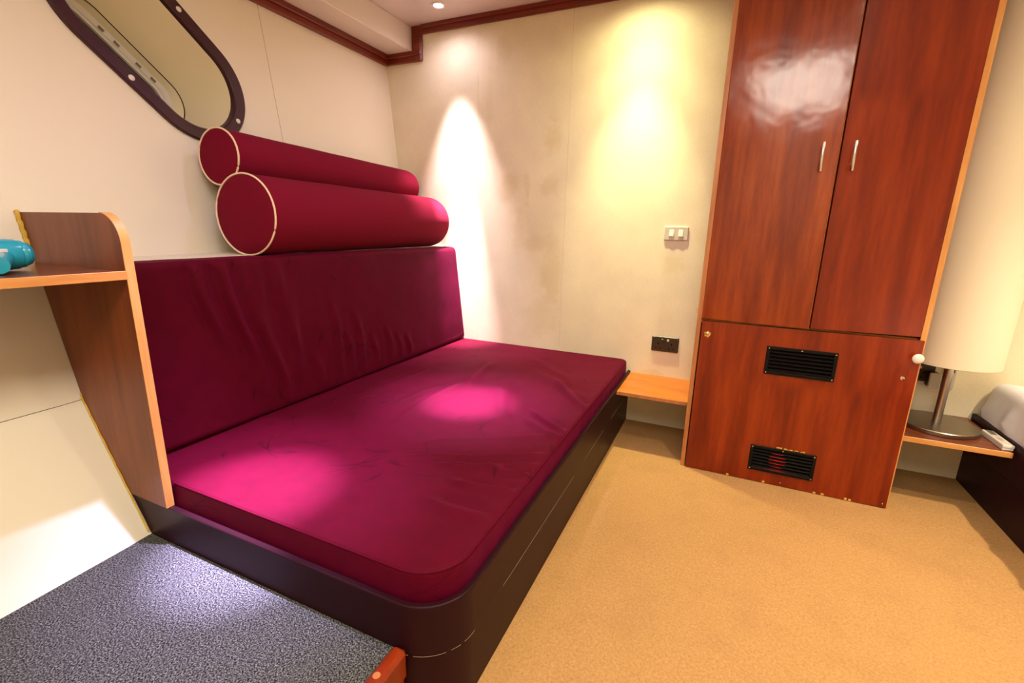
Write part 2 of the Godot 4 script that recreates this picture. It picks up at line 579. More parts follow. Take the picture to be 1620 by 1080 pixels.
func make_shell() -> void:
	# floor
	structure("floor", "beige carpet on the cabin floor", box(Vector3(-2.3, -0.1, BACK - 0.1), Vector3(RIGHT + 0.1, 0.0, END + 0.1), 0.001), M.beige)
	structure("ceiling", "glossy white ceiling", box(Vector3(-2.4, CEIL, BACK - 0.1), Vector3(RIGHT + 0.1, CEIL + 0.1, END + 0.1), 0.001), M.ceiling)
	# back bulkhead: core and lining panels with fine joints
	var wb := structure("wall_back", "cream lined bulkhead with brown stains")
	part("core", box(Vector3(-2.4, 0.0, BACK - 0.1), Vector3(RIGHT + 0.1, CEIL, BACK - 0.012), 0.001), M.cream, wb)
	var xs := [-2.2, -1.475, -0.895, 0.30, 1.4, RIGHT]
	for k in xs.size() - 1:
		part("lining_panel", wall_panel(xs[k] + 0.0001, xs[k + 1] - 0.0001, 0.0, CEIL, BACK + [0.0, 0.0, -0.0003, 0.0, 0.0][k]), M.bulkhead, wb)
	structure("wall_right", "", box(Vector3(RIGHT, 0.0, BACK - 0.1), Vector3(RIGHT + 0.1, CEIL, END + 0.1), 0.001), M.cream)
	structure("wall_front", "", box(Vector3(-2.4, 0.0, END), Vector3(RIGHT + 0.1, CEIL, END + 0.1), 0.001), M.cream)
	# hull side, in panels; the slot of the porthole is left open
	var wl := structure("wall_left", "cream hull side lining, flared outwards")
	var sz := -1.768
	var st := mb()
	on_hull = true
	hull_patch(st, BACK - 0.02, sz - 0.0008, 0.5805, CEIL, 10, 10)
	part("lining_panel", st, M.hull, wl)
	st = mb()
	var zr := -0.72
	var yb := 1.32
	var yt := CEIL
	hull_patch(st, sz + 0.0008, zr, 0.5805, yb, 16, 6)
	hull_patch(st, zr, END, 0.5805, yb, 24, 6)
	hull_patch(st, zr, END, yb, yt, 24, 6)
	# ring from the slot to the surrounding rectangle
	var inner := stadium(C1, C2, 0.178)
	var mid := (C1 + C2) / 2.0
	var rows := []
	var rect := [Vector2(sz + 0.0008, yb), Vector2(zr, yt)]
	for s in 13:
		var row := PackedVector3Array()
		for i in inner.size() + 1:
			var p := inner[i % inner.size()]
			var dir := (p - mid).normalized()
			var tx: float = ((rect[1].x if dir.x > 0 else rect[0].x) - mid.x) / dir.x if absf(dir.x) > 1e-5 else 1e9
			var ty: float = ((rect[1].y if dir.y > 0 else rect[0].y) - mid.y) / dir.y if absf(dir.y) > 1e-5 else 1e9
			var q := mid + dir * minf(tx, ty)
			row.append(hull_at(p.lerp(q, s / 12.0)))
		rows.append(row)
	grid(st, rows, false)
	var rim: PackedVector3Array = rows[12]
	for i in rim.size() - 1:
		for cx in rect:
			for cy in rect:
				var cn := Vector2(cx.x, cy.y)
				var a2 := Vector2(rim[i].z, rim[i].y)
				var b2 := Vector2(rim[i + 1].z, rim[i + 1].y)
				var ex := absf(a2.x - cn.x) < 1e-4 and absf(b2.y - cn.y) < 1e-4
				var ey := absf(a2.y - cn.y) < 1e-4 and absf(b2.x - cn.x) < 1e-4
				if (ex or ey) and a2.distance_to(b2) > 1e-5:
					# fan from the end on the upright edge to the points of the level edge
					var lv := b2 if ex else a2
					var up := hull_at(a2 if ex else b2)
					var zs := [lv.x, cn.x]
					for j in 17:
						var zj := lerpf(sz + 0.0008, zr, j / 16.0)
						if zj > minf(lv.x, cn.x) + 0.001 and zj < maxf(lv.x, cn.x) - 0.001:
							zs.append(zj)
					zs.sort()
					for j in zs.size() - 1:
						var pa := hull_at(Vector2(zs[j], cn.y))
						var pb := hull_at(Vector2(zs[j + 1], cn.y))
						if (pb - pa).cross(up - pa).x > 0.0:
							tri(st, pa, pb, up)
						else:
							tri(st, pa, up, pb)
	part("lining_panel", st, M.hull, wl)
	on_hull = false
	st = mb()
	rows = []
	for i in 9:
		var row := PackedVector3Array()
		for j in 41:
			row.append(hull_at(Vector2(lerpf(BACK - 0.02, END, j / 40.0), lerpf(-0.02, 0.579, i / 8.0))))
		rows.append(row)
	grid(st, rows, true)
	part("lower_panel", done(st), M.hull, wl)
	# outer skin behind the lining closes the joints
	st = mb()
	rows = []
	for y in [-0.05, 0.578, 1.2]:
		var row := PackedVector3Array()
		for j in 21:
			row.append(hull_at(Vector2(lerpf(BACK - 0.1, END + 0.1, j / 20.0), y), -0.03))
		rows.append(row)
	grid(st, rows, true)
	st.set_smooth_group(2)
	bx(st, Vector3(-2.75, -0.1, BACK - 0.1), Vector3(-2.65, CEIL + 0.1, END + 0.1), 0.001)
	bx(st, Vector3(-2.75, CEIL, BACK - 0.1), Vector3(-2.15, CEIL + 0.1, END + 0.1), 0.001)
	part("outer_skin", done(st), M.desk, wl)
	# soffit along the hull side
	structure("ceiling_soffit", "white boxed soffit along the hull side", box(Vector3(-2.35, 2.168, BACK), Vector3(-1.94, CEIL - 0.0005, END), 0.004), M.soffit)
	# mahogany mouldings under ceiling and soffit
	moulding_z(-2.17, 2.108, 2.168, BACK, END)
	moulding_x(-2.16, -1.868, 2.11, 2.168)
	var tv := structure("trim", "mahogany moulding at the step of the soffit")
	tv.name = numbered("trim_4")
	part("board", box(Vector3(-1.939, 2.1095, BACK), Vector3(-1.866, CEIL, BACK + 0.017), 0.003), M.trim, tv)
	part("bead", box(Vector3(-1.899, 2.11, BACK + 0.017), Vector3(-1.872, 2.256, BACK + 0.022), 0.003), M.trim, tv)
	moulding_x(-1.866, -0.095, 2.256, CEIL)
	moulding_x(0.735, RIGHT, 2.256, CEIL)

var trims := 0
func moulding_x(x0: float, x1: float, y0: float, y1: float) -> void:
	trims += 1
	var o := structure("trim_%d" % (trims if trims < 4 else trims + 1), "mahogany cornice moulding on the bulkhead")
	part("board", box(Vector3(x0, y0, BACK), Vector3(x1, y1, BACK + 0.018), 0.003), M.trim, o)
	part("bead", box(Vector3(x0, y0 + (y1 - y0) * 0.55, BACK + 0.018), Vector3(x1, y1, BACK + 0.028), 0.004), M.trim, o)

func moulding_z(x0: float, y0: float, y1: float, z0: float, z1: float) -> void:
	trims += 1
	var o := structure("trim_%d" % trims, "mahogany cornice moulding along the hull side")
	part("board", box(Vector3(x0 - 0.02, y0, z0 + 0.018), Vector3(x0 + 0.045, y1, z1), 0.003), M.trim, o)
	part("bead", box(Vector3(x0 + 0.045, y0 + (y1 - y0) * 0.5, z0 + 0.028), Vector3(x0 + 0.058, y1, z1), 0.004), M.trim, o)

func ring(st: SurfaceTool, outlines: Array, flip := false) -> void:
	# outlines: arrays of Vector3 of equal length; each pair of neighbours gets its own smooth group
	for k in outlines.size() - 1:
		var a := PackedVector3Array(outlines[k]); a.append(a[0])
		var b := PackedVector3Array(outlines[k + 1]); b.append(b[0])
		grid(st, [a, b], flip, k + 1)

func make_porthole() -> void:
	var w := structure("window_1", "slanted slot porthole with aubergine frame in the hull side")
	var ol := func(c1: Vector2, c2: Vector2, r: float, d: float) -> Array:
		var out := []
		for p in stadium(c1, c2, r, 40):
			out.append(hull_at(p, d))
		return out
	var st := mb()
	ring(st, [ol.call(C1, C2, 0.229, 0.0), ol.call(C1, C2, 0.228, 0.010), ol.call(C1, C2, 0.223, 0.016), ol.call(C1, C2, 0.181, 0.016), ol.call(C1, C2, 0.176, 0.011), ol.call(C1, C2, 0.174, -0.012)], true)
	var f := part("frame", done(st), M.plum, w)
	# white caps on the screws
	var caps := [Vector2(-1.111, 1.608), Vector2(-1.362, 1.929), Vector2(-1.521, 1.545), Vector2(-0.97, 1.99), Vector2(-1.29, 1.46), Vector2(-1.545, 1.74)]
	for k in 4:
		var p: Vector2 = caps[k]
		part("screw_cap", turned([Vector2(0.0105, 0.0), Vector2(0.0095, 0.002), Vector2(0.006, 0.0038), Vector2(0.0, 0.0045)], hull_at(p, 0.0155), Vector3(1, hull_s(p.x), 0).normalized(), 18), M.white, f)
	# liner in two pieces, narrowing outwards
	var D1 := Vector2(-1.345, 1.612)
	var D2 := D1 + (C2 - C1)
	var E1 := Vector2(-1.338, 1.628)
	var E2 := E1 + (C2 - C1)
	st = mb()
	var lo := []
	for k in 7:
		var t := k / 6.0
		lo.append(ol.call(C1.lerp(D1, t), C2.lerp(D2, t), lerpf(0.177, 0.1225, t), lerpf(-0.002, -0.25, t)))
	lo = lo.map(func(o): var p := PackedVector3Array(o); p.append(p[0]); return p)
	grid(st, lo, true)
	part("liner", done(st), M.liner, w)
	st = mb()
	ring(st, [ol.call(D1, D2, 0.1192, -0.253), ol.call(D1.lerp(E1, 0.5), D2.lerp(E2, 0.5), 0.109, -0.276), ol.call(E1, E2, 0.10, -0.30)], true)
	part("liner", done(st), M.liner, w)
	st = mb()
	ring(st, [ol.call(E1, E2, 0.106, -0.292), ol.call(E1, E2, 0.099, -0.292), ol.call(E1, E2, 0.081, -0.297), ol.call(E1, E2, 0.078, -0.302), ol.call(E1, E2, 0.068, -0.305), ol.call(E1, E2, 0.067, -0.33)], true)
	var fr := part("inner_frame", done(st), M.grey_metal, w)
	# clips along the inner frame
	var dirv := (C2 - C1).normalized()
	var nrm := Vector2(-dirv.y, dirv.x)
	for k in [0.02, 0.085, 0.175, 0.235]:
		var c2d: Vector2 = E1 + dirv * k + nrm * 0.090
		var c3 := hull_at(c2d, -0.292)
		var ax := (hull_at(c2d + dirv * 0.01, -0.292) - c3).normalized()
		var ay := (hull_at(c2d + nrm * 0.01, -0.295) - c3).normalized()
		st = mb()
		bx(st, Vector3(-0.011, -0.007, 0.0), Vector3(0.011, 0.006, 0.004), 0.001, Transform3D(Basis(ax, ay, ax.cross(ay)), c3))
		part("clip", done(st), M.pewter, fr)
	# dark pane, night outside
	st = mb()
	st.set_smooth_group(-1)
	var pp := stadium(E1, E2, 0.067, 24)
	slab(st, pp, func(a, b, d): return hull_at(Vector2(a, b), d), -0.326, -0.320)
	part("pane", done(st), M.glass, w)

# ---------------------------------------------------------------- berth
# cushion: local u (0..W), v (0..L), w (0..T); corner radii [u0v0, u1v0, u1v1, u0v1]
func cushion(W: float, L: float, T: float, er: float, cr: Array, nu: int, nv: int, disp: Callable, place: Callable, flip: bool) -> SurfaceTool:
	var edges := [0.0, 0.08, 0.25, 0.5, 1.0]
	var spread := func(n: int, len_: float) -> PackedFloat32Array:
		var out := PackedFloat32Array()
		for e in edges:
			out.append(er * e)
		for i in range(1, n):
			out.append(lerpf(er, len_ - er, i / float(n)))
		for k in edges.size():
			out.append(len_ - er * edges[edges.size() - 1 - k])
		return out
	var vs: PackedFloat32Array = spread.call(nv, L)
	# extra rows in the corners
	var extra := []
	for k in 4:
		var r: float = cr[k]
		if r > 0.03:
			for i in range(0, 15):
				var o := r * (1.0 - cos(PI / 2 * i / 14.0))
				extra.append(o if k < 2 else L - o)
	for e in extra:
		vs.append(e)
	vs.sort()
	var uniq := PackedFloat32Array()
	for e in vs:
		if uniq.is_empty() or e - uniq[uniq.size() - 1] > 0.0002:
			uniq.append(e)
	uniq[uniq.size() - 1] = L
	vs = uniq
	var us: PackedFloat32Array = spread.call(nu, W)
	var inset := func(v: float, side: int) -> float:
		var r0: float = cr[0] if side == 0 else cr[1]
		var r1: float = cr[3] if side == 0 else cr[2]
		var o := 0.0
		if v < r0:
			o = r0 - sqrt(maxf(0.0, r0 * r0 - (r0 - v) * (r0 - v)))
		if v > L - r1:
			var t := v - (L - r1)
			o = maxf(o, r1 - sqrt(maxf(0.0, r1 * r1 - t * t)))
		return o
	var bd := func(u: float, v: float) -> float:
		var d := minf(minf(u, W - u), minf(v, L - v))
		for k in 4:
			var r: float = cr[k]
			var c := Vector2(r if k == 0 or k == 3 else W - r, r if k < 2 else L - r)
			var inx := u < c.x if (k == 0 or k == 3) else u > c.x
			var iny := v < c.y if k < 2 else v > c.y
			if inx and iny:
				d = r - Vector2(u, v).distance_to(c)
		return maxf(d, 0.0)
	var rows := []
	var flat := []
	for v in vs:
		var l: float = inset.call(v, 0)
		var rr: float = inset.call(v, 1)
		var row := PackedVector3Array()
		var fl := PackedVector2Array()
		for u0 in us:
			var u := lerpf(l, W - rr, u0 / W)
			var d: float = bd.call(u, v)
			var w := T
			if d < er:
				w = T - er + sqrt(maxf(0.0, er * er - (er - d) * (er - d)))
			w += disp.call(u, v) * smoothstep(0.0, 0.035, d)
			row.append(place.call(u, v, w))
			fl.append(Vector2(u, v))
		rows.append(row)
		flat.append(fl)
	var st := mb()
	grid(st, rows, flip, 0)
	# side: loop around the border
	var loop := []
	for j in us.size():
		loop.append(flat[0][j])
	for i in range(1, vs.size()):
		loop.append(flat[i][us.size() - 1])
	for j in range(us.size() - 2, -1, -1):
		loop.append(flat[vs.size() - 1][j])
	for i in range(vs.size() - 2, 0, -1):
		loop.append(flat[i][0])
	loop.append(loop[0])
	var srows := []
	for k in 6:
		var row := PackedVector3Array()
		var w := lerpf(T - er, 0.0, k / 5.0)
		var bul := sin(PI * k / 5.0) * 0.002
		var i := 0
		for p in loop:
			var q: Vector2 = p
			var out := (q - Vector2(clampf(q.x, 0.16, W - 0.16), clampf(q.y, 0.16, L - 0.16))).normalized()
			var ruck := bul * (1.0 + 0.8 * sin(q.x * 31.0 + q.y * 43.0) * sin(q.y * 17.0)) if k > 0 and k < 5 else 0.0
			q += out * ruck
			row.append(place.call(q.x, q.y, w))
			i += 1
		srows.append(row)
	grid(st, srows, not flip, 0)
	# underside
	st.set_smooth_group(5)
	var cm: Vector3 = place.call(W / 2, L / 2, 0.0)
	var last: PackedVector3Array = srows[5]
	for i in last.size() - 1:
		if flip:
			tri(st, cm, last[i], last[i + 1])
		else:
			tri(st, cm, last[i + 1], last[i])
	return done(st)

func ridge(p: Vector2, a: Vector2, b: Vector2, wid: float, h: float) -> float:
	var ab := b - a
	var t := (p - a).dot(ab) / ab.length_squared()
	if t < -0.25 or t > 1.25:
		return 0.0
	var side := (p - a).cross(ab.normalized())
	side += sin(t * 5.0 + a.x * 9.0) * 0.008
	var fade := smoothstep(-0.2, 0.25, t) * (1.0 - smoothstep(0.75, 1.2, t))
	var g := side / wid
	return h * fade * (exp(-g * g) - 0.55 * exp(-(g - 1.7) * (g - 1.7)))

const BX := -0.443   # outer face of the berth, room side
const BZ := -0.677   # outer face of the berth, foot side

func rail_path(r: float) -> Array:
	# [point, outward] along the foot, round the corner, along the side
	var out := []
	out.append([Vector2(-1.64, BZ), Vector2(0, 1)])
	for i in 9:
		out.append([Vector2(lerpf(-1.60, BX - r, i / 8.0), BZ), Vector2(0, 1)])
	for i in range(1, 17):
		var a := PI / 2 * i / 16.0
		out.append([Vector2(BX - r + r * sin(a), BZ - r + r * cos(a)), Vector2(sin(a), cos(a))])
	for i in range(1, 13):
		out.append([Vector2(BX, lerpf(BZ - r, BACK, i / 12.0)), Vector2(1, 0)])
	return out

func sweep(st: SurfaceTool, path: Array, prof: Array) -> void:
	for k in prof.size() - 1:
		var rows := []
		for j in 2:
			var q: Vector2 = prof[k + j]
			var row := PackedVector3Array()
			for e in path:
				var p: Vector2 = e[0] + e[1] * q.x
				row.append(Vector3(p.x, q.y, p.y))
			rows.append(row)
		grid(st, rows, false, k + 1)

func make_berth() -> void:
	var t := thing("berth_base", "dark aubergine berth base with rounded corner under the red mattress", "bed base")
	var path := rail_path(0.125)
	var st := mb()
	sweep(st, path, [Vector2(-0.017, 0.255), Vector2(-0.017, 0.306), Vector2(-0.0145, 0.3095), Vector2(-0.004, 0.31), Vector2(-0.001, 0.3085), Vector2(0, 0.305), Vector2(0, 0.186), Vector2(-0.001, 0.182), Vector2(-0.006, 0.18)])
	part("side_rail", done(st), M.rail, t)
	st = mb()
	sweep(st, path, [Vector2(-0.003, 0.183), Vector2(-0.0035, 0.0)])
	part("plinth", done(st), M.rail, t)
	# laminate edge chipped pale along the joint
	var rng := RandomNumberGenerator.new()
	rng.seed = 12
	var run := []
	for i in range(6, path.size()):
		var e: Array = path[i]
		run.append(Vector3(e[0].x + e[1].x * 0.0004, 0.1812, e[0].y + e[1].y * 0.0004))
	var k0 := 2
	while k0 < run.size() - 2:
		var k1 := mini(k0 + rng.randi_range(3, 7), run.size() - 1)
		st = mb()
		tube(st, run.slice(k0, k1), 0.0006, 5)
		if k1 - k0 > 1:
			part("chipped_edge", done(st), M.chip, t)
		k0 = k1
	part("mattress_board", box(Vector3(-1.70, 0.235, BACK), Vector3(BX - 0.0175, 0.262, BZ - 0.13), 0.002), M.rail, t)
	# mattress
	var m := thing("mattress", "flat wine red velvet mattress on the berth, front corner rounded", "mattress")
	var W := 1.149
	var L := 1.993
	var x0 := -1.612
	var z0 := BACK + 0.005
	var cr := [[[-1.213, -1.473], [-1.159, -1.778], 0.012, 0.0045], [[-1.103, -1.414], [-1.101, -1.917], 0.013, 0.005], [[-1.053, -1.834], [-1.131, -2.217], 0.014, 0.005],
		[[-0.71, -2.127], [-0.462, -1.771], 0.012, 0.006], [[-0.653, -1.687], [-0.462, -1.515], 0.011, 0.006], [[-0.858, -1.125], [-0.489, -1.336], 0.010, 0.006],
		[[-0.744, -1.136], [-0.471, -1.26], 0.010, 0.006], [[-0.659, -1.072], [-0.45, -1.087], 0.010, 0.005], [[-0.9, -1.865], [-0.729, -1.573], 0.018, 0.005],
		[[-0.669, -0.955], [-0.482, -0.936], 0.012, 0.0035], [[-0.869, -1.248], [-0.532, -1.478], 0.012, 0.0045], [[-1.404, -1.457], [-1.341, -2.06], 0.014, 0.003],
		[[-0.662, -1.608], [-0.44, -1.447], 0.012, 0.005], [[-0.60, -1.19], [-0.46, -1.19], 0.008, 0.004], [[-0.85, -2.2], [-0.55, -1.95], 0.02, 0.003], [[-0.95, -2.4], [-0.70, -2.2], 0.02, 0.003]]
	var nz := noise(51, 2.6, 2)
	var dm := func(u: float, v: float) -> float:
		var p := Vector2(x0 + u, z0 + v)
		var h := nz.get_noise_2d(p.x, p.y) * 0.003
		for c in cr:
			h += ridge(p, Vector2(c[0][0], c[0][1]), Vector2(c[1][0], c[1][1]), c[2] * 1.75, c[3] * 2.6)
		return h
	st = cushion(W, L, 0.114, 0.014, [0.02, 0.045, 0.115, 0.02], 170, 280, dm, func(u, v, w): return Vector3(x0 + u, 0.263 + w, z0 + v), true)
	part("cover", st, M.velvet, m)
	st = mb()
	var pts := []
	for i in 40:
		pts.append(Vector3(lerpf(-1.38, -0.579, i / 39.0), 0.3735, z0 + L - 0.002))
	for i in range(1, 15):
		var a := PI / 2 * i / 14.0
		pts.append(Vector3(-0.578 + 0.114 * sin(a), 0.3735, z0 + L - 0.116 + 0.114 * cos(a)))
	for i in range(1, 60):
		pts.append(Vector3(-0.4645, 0.3735, lerpf(z0 + L - 0.117, z0 + 0.06, i / 59.0)))
	tube(st, pts, 0.0022, 6)
	part("seam", done(st), M.velvet, m)
	# backrest leaning on the hull side
	var b := thing("backrest_cushion", "long wine red velvet backrest cushion with creases, along the hull side", "cushion")
	var fo := [[[0.995, -0.975], [0.704, -1.015], 0.013, 0.010], [[0.995, -1.06], [0.632, -1.127], 0.014, 0.011], [[0.98, -1.142], [0.613, -1.206], 0.015, 0.008], [[0.955, -1.191], [0.501, -1.236], 0.018, 0.006],
		[[0.962, -1.286], [0.582, -1.338], 0.016, 0.006], [[0.82, -1.329], [0.47, -1.342], 0.018, 0.005], [[0.735, -1.558], [0.403, -1.571], 0.015, 0.005], [[0.684, -1.693], [0.393, -1.72], 0.014, 0.005],
		[[0.58, -1.918], [0.40, -1.915], 0.014, 0.004], [[0.514, -2.077], [0.40, -2.08], 0.014, 0.004], [[0.605, -1.231], [0.38, -1.269], 0.016, 0.005], [[0.557, -1.432], [0.40, -1.439], 0.016, 0.005],
		[[0.56, -1.80], [0.40, -1.81], 0.013, 0.004], [[0.54, -1.99], [0.40, -2.0], 0.012, 0.003], [[0.62, -1.62], [0.4, -1.64], 0.013, 0.004], [[0.7, -1.13], [0.45, -1.17], 0.02, 0.004]]
	var H := 0.602
	var db := func(u: float, v: float) -> float:
		var p := Vector2(0.372 + v, BACK + 0.008 + u)
		var h := nz.get_noise_2d(p.x + 7.0, p.y) * 0.004
		for c in fo:
			h += ridge(p, Vector2(c[0][0], c[0][1]), Vector2(c[1][0], c[1][1]), c[2] * 1.25, c[3] * 1.7)
		return h
	var LB := 1.995
	var pb := func(u: float, v: float, w: float) -> Vector3:
		var z := BACK + 0.008 + u
		var k := v / H
		var xb := lerpf(-1.563, lerpf(-1.632, -1.595, u / LB), k)
		return Vector3(xb - 0.10 + w, 0.383 + v, z)
	st = cushion(LB, H, 0.10, 0.018, [0.02, 0.02, 0.02, 0.03], 190, 60, db, pb, true)
	part("cover", st, M.velvet, b)
	# ledge behind the backrest
	st = mb()
	var rows := []
	for e in [[0.0, 0.3], [0.0, 0.983], [0.004, 0.987], [1.0, 0.987]]:
		var row := PackedVector3Array()
		for j in 21:
			var z := lerpf(-0.70, BACK, j / 20.0)
			var xf := lerpf(-1.70, -1.74, j / 20.0)
			row.append(Vector3(lerpf(xf, hull_x(e[1], z) - 0.002, e[0]), e[1], z))
		rows.append(row)
	for k in 3:
		grid(st, [rows[k], rows[k + 1]], false, k + 1)
	var lg := structure("trim_7", "cream ledge behind the backrest cushion", done(st), M.hull)
	lg.name = "wall_ledge"

func bolster(a: Vector3, b: Vector3, r: float, label: String) -> void:
	var t := thing("bolster", label, "bolster", a, "cylindrical bolsters on the ledge")
	var d := b - a
	var l := d.length()
	var prof := [Vector2(0.0, -0.010), Vector2(r * 0.4, -0.009), Vector2(r * 0.8, -0.005), Vector2(r * 0.97, 0.0), Vector2(r, 0.006)]
	for i in range(1, 20):
		var s := i / 20.0
		prof.append(Vector2(r * (1.0 + 0.004 * sin(s * 23.0)), lerpf(0.006, l - 0.05, s)))
	for i in 9:
		var q := PI / 2 * i / 8.0
		prof.append(Vector2(r * (0.82 + 0.18 * cos(q)), l - 0.05 + 0.05 * sin(q)))
	prof.append(Vector2(r * 0.4, l + 0.006))
	prof.append(Vector2(0.0, l + 0.008))
	prof.reverse()
	var prof2 := []
	for p in prof:
		prof2.append(Vector2(p.x, -p.y))
	part("cover", turned(prof2, Vector3.ZERO, -d, 56), M.bolster, t)
	var w := d.normalized()
	var u := w.cross(Vector3.UP).normalized()
	var v := w.cross(u)
	for e in [[0.0, r * 0.992]]:
		var pts := []
		for i in 60:
			var q := TAU * i / 60.0
			pts.append(w * e[0] + (u * cos(q) + v * sin(q)) * (e[1] + 0.001))
		var st := mb()
		tube(st, pts, 0.0036, 8, true)
		part("piping", done(st), M.piping, t, "cream piping cord")

# ---------------------------------------------------------------- desk side
func make_desk() -> void:
	var t := thing("desk", "brown veneered built-in desk with oak edging, beside the berth", "desk")
	var z0 := -0.692
	var z1 := -0.672
	var poly := PackedVector2Array([Vector2(-1.376, 0.3105)])
	var r := 0.075
	var edge := [Vector2(-1.376, 0.3105), Vector2(-1.376, 0.5), Vector2(-1.376, 0.8)]
	for i in 13:
		var a := PI / 2 * i / 12.0
		var p := Vector2(-1.376 - r + r * cos(a), 1.126 - r + r * sin(a))
		poly.append(p)
		edge.append(p)
	for y in [1.126, 1.0, 0.9, 0.75, 0.582, 0.45, 0.3105]:
		poly.append(Vector2(hull_x(y, -0.68) + 0.004, y))
	var st := mb()
	slab(st, poly, func(a, b, d): return Vector3(a, b, d), z0, z1)
	var sp := part("side_panel", done(st), M.desk, t)
	# oak edging strip on the front of the panel and round its corner
	st = mb()
	var o := PackedVector3Array(); var o2 := PackedVector3Array(); var i0 := PackedVector3Array(); var i1 := PackedVector3Array()
	for k in edge.size():
		var p: Vector2 = edge[k]
		var q: Vector2 = edge[mini(k + 1, edge.size() - 1)] - edge[maxi(k - 1, 0)]
		var n := Vector2(q.y, -q.x).normalized()
		o.append(Vector3(p.x + n.x * 0.002, p.y + n.y * 0.002, z1 + 0.0006))
		o2.append(Vector3(p.x + n.x * 0.002, p.y + n.y * 0.002, z0 - 0.0006))
		i0.append(Vector3(p.x, p.y, z1 + 0.0006))
		i1.append(Vector3(p.x, p.y, z0 - 0.0006))
	grid(st, [o, o2], false, 1)
	grid(st, [i0, o], false, 2)
	grid(st, [o2, i1], false, 3)
	part("edging", done(st), M.oak, sp, "pale oak edging strip")
	# desk top
	st = mb()
	var top := PackedVector2Array()
	for z in [z1 + 0.001, -0.4, 0.0, 0.5, 1.0, END - 0.01]:
		top.append(Vector2(hull_x(0.97, z) + 0.004, z))
	top.append(Vector2(-1.374, END - 0.01))
	top.append(Vector2(-1.374, z1 + 0.001))
	slab(st, top, func(a, b, d): return Vector3(a, d, b), 0.964, 0.985)
	var dt := part("desk_top", done(st), M.desk_top, t)
	part("edging", box(Vector3(-1.374, 0.9635, z1 + 0.001), Vector3(-1.370, 0.9855, END - 0.01), 0.001), M.oak_flat, dt, "pale oak edging strip")
	# hardened filler foam between panel and hull side
	st = mb()
	var f := []
	for i in 15:
		var y := lerpf(1.01, 1.128, i / 14.0)
		f.append(Vector3(hull_x(y, z1) + 0.006 + 0.004 * sin(i * 2.1), y, z1 + 0.002))
	tube(st, f, 0.0065, 6)
	part("filler", done(st), M.foam, t, "yellow filler above the desk top")
	st = mb()
	f = []
	for i in 31:
		var y := lerpf(0.20, 0.60, i / 30.0)
		f.append(Vector3(hull_x(y, z1) + 0.003 + 0.002 * sin(i * 1.7), y, z1 + 0.001))
	tube(st, f, 0.0025, 6)
	part("filler", done(st), M.foam, t, "yellow filler along the hull side")
	# hair dryer
	var h := thing("hair_dryer", "glossy turquoise hair dryer lying on the desk", "hair dryer", Vector3(-1.58, 0.986, -0.485))
	var c := Vector3(0, 0.0375, -0.085)
	part("barrel", turned([Vector2(0.0, 0.006), Vector2(0.016, 0.005), Vector2(0.026, 0.0), Vector2(0.029, -0.008), Vector2(0.0275, -0.011), Vector2(0.0325, -0.013), Vector2(0.033, -0.020), Vector2(0.0315, -0.022), Vector2(0.0355, -0.025), Vector2(0.037, -0.040), Vector2(0.037, -0.075), Vector2(0.034, -0.12), Vector2(0.028, -0.17), Vector2(0.026, -0.21), Vector2(0.022, -0.212), Vector2(0.0, -0.20)], c, Vector3(-0.10, 0.0, -1.0), 40), M.turquoise, h)
	st = mb()
	var hp := []
	for i in 9:
		var q := i / 8.0
		hp.append(c + Vector3(0.02 + 0.115 * q, -0.004 - 0.012 * q, 0.052 + 0.05 * q))
	tube(st, hp, 0.019, 20)
	part("handle", done(st), M.turquoise, h)
	st = mb()
	bx(st, Vector3(-0.006, -0.004, -0.012), Vector3(0.006, 0.004, 0.012), 0.001, Transform3D(Basis(Vector3.UP, 0.4), c + Vector3(0.07, 0.012, 0.072)))
	part("switch", done(st), M.white, h)

func make_platform() -> void:
	var x1 := -0.577
	var st := mb()
	var poly := PackedVector2Array()
	for z in [BZ + 0.001, -0.3, 0.2, 0.8, END]:
		poly.append(Vector2(hull_x(0.19, z) - 0.002, z))
	poly.append(Vector2(x1, END))
	poly.append(Vector2(x1, BZ + 0.001))
	slab(st, poly, func(a, b, d): return Vector3(a, d, b), 0.0, 0.190)
	structure("floor_platform", "raised landing covered in speckled grey carpet", done(st), M.grey)
	var tr := structure("trim_8", "red brown wooden nosing of the grey landing")
	tr.name = "trim_7"
	part("nosing", box(Vector3(x1, 0.13, BZ + 0.002), Vector3(-0.540, 0.206, END), 0.009), M.maho, tr)
	part("riser", box(Vector3(x1, 0.0, BZ + 0.002), Vector3(-0.552, 0.13, END), 0.002), M.maho, tr)
	part("wooden_plug", turned([Vector2(0.0085, 0.0), Vector2(0.008, 0.0012), Vector2(0.0, 0.0016)], Vector3(-0.559, 0.2055, -0.595), Vector3.UP, 14), M.oak_dull, tr)

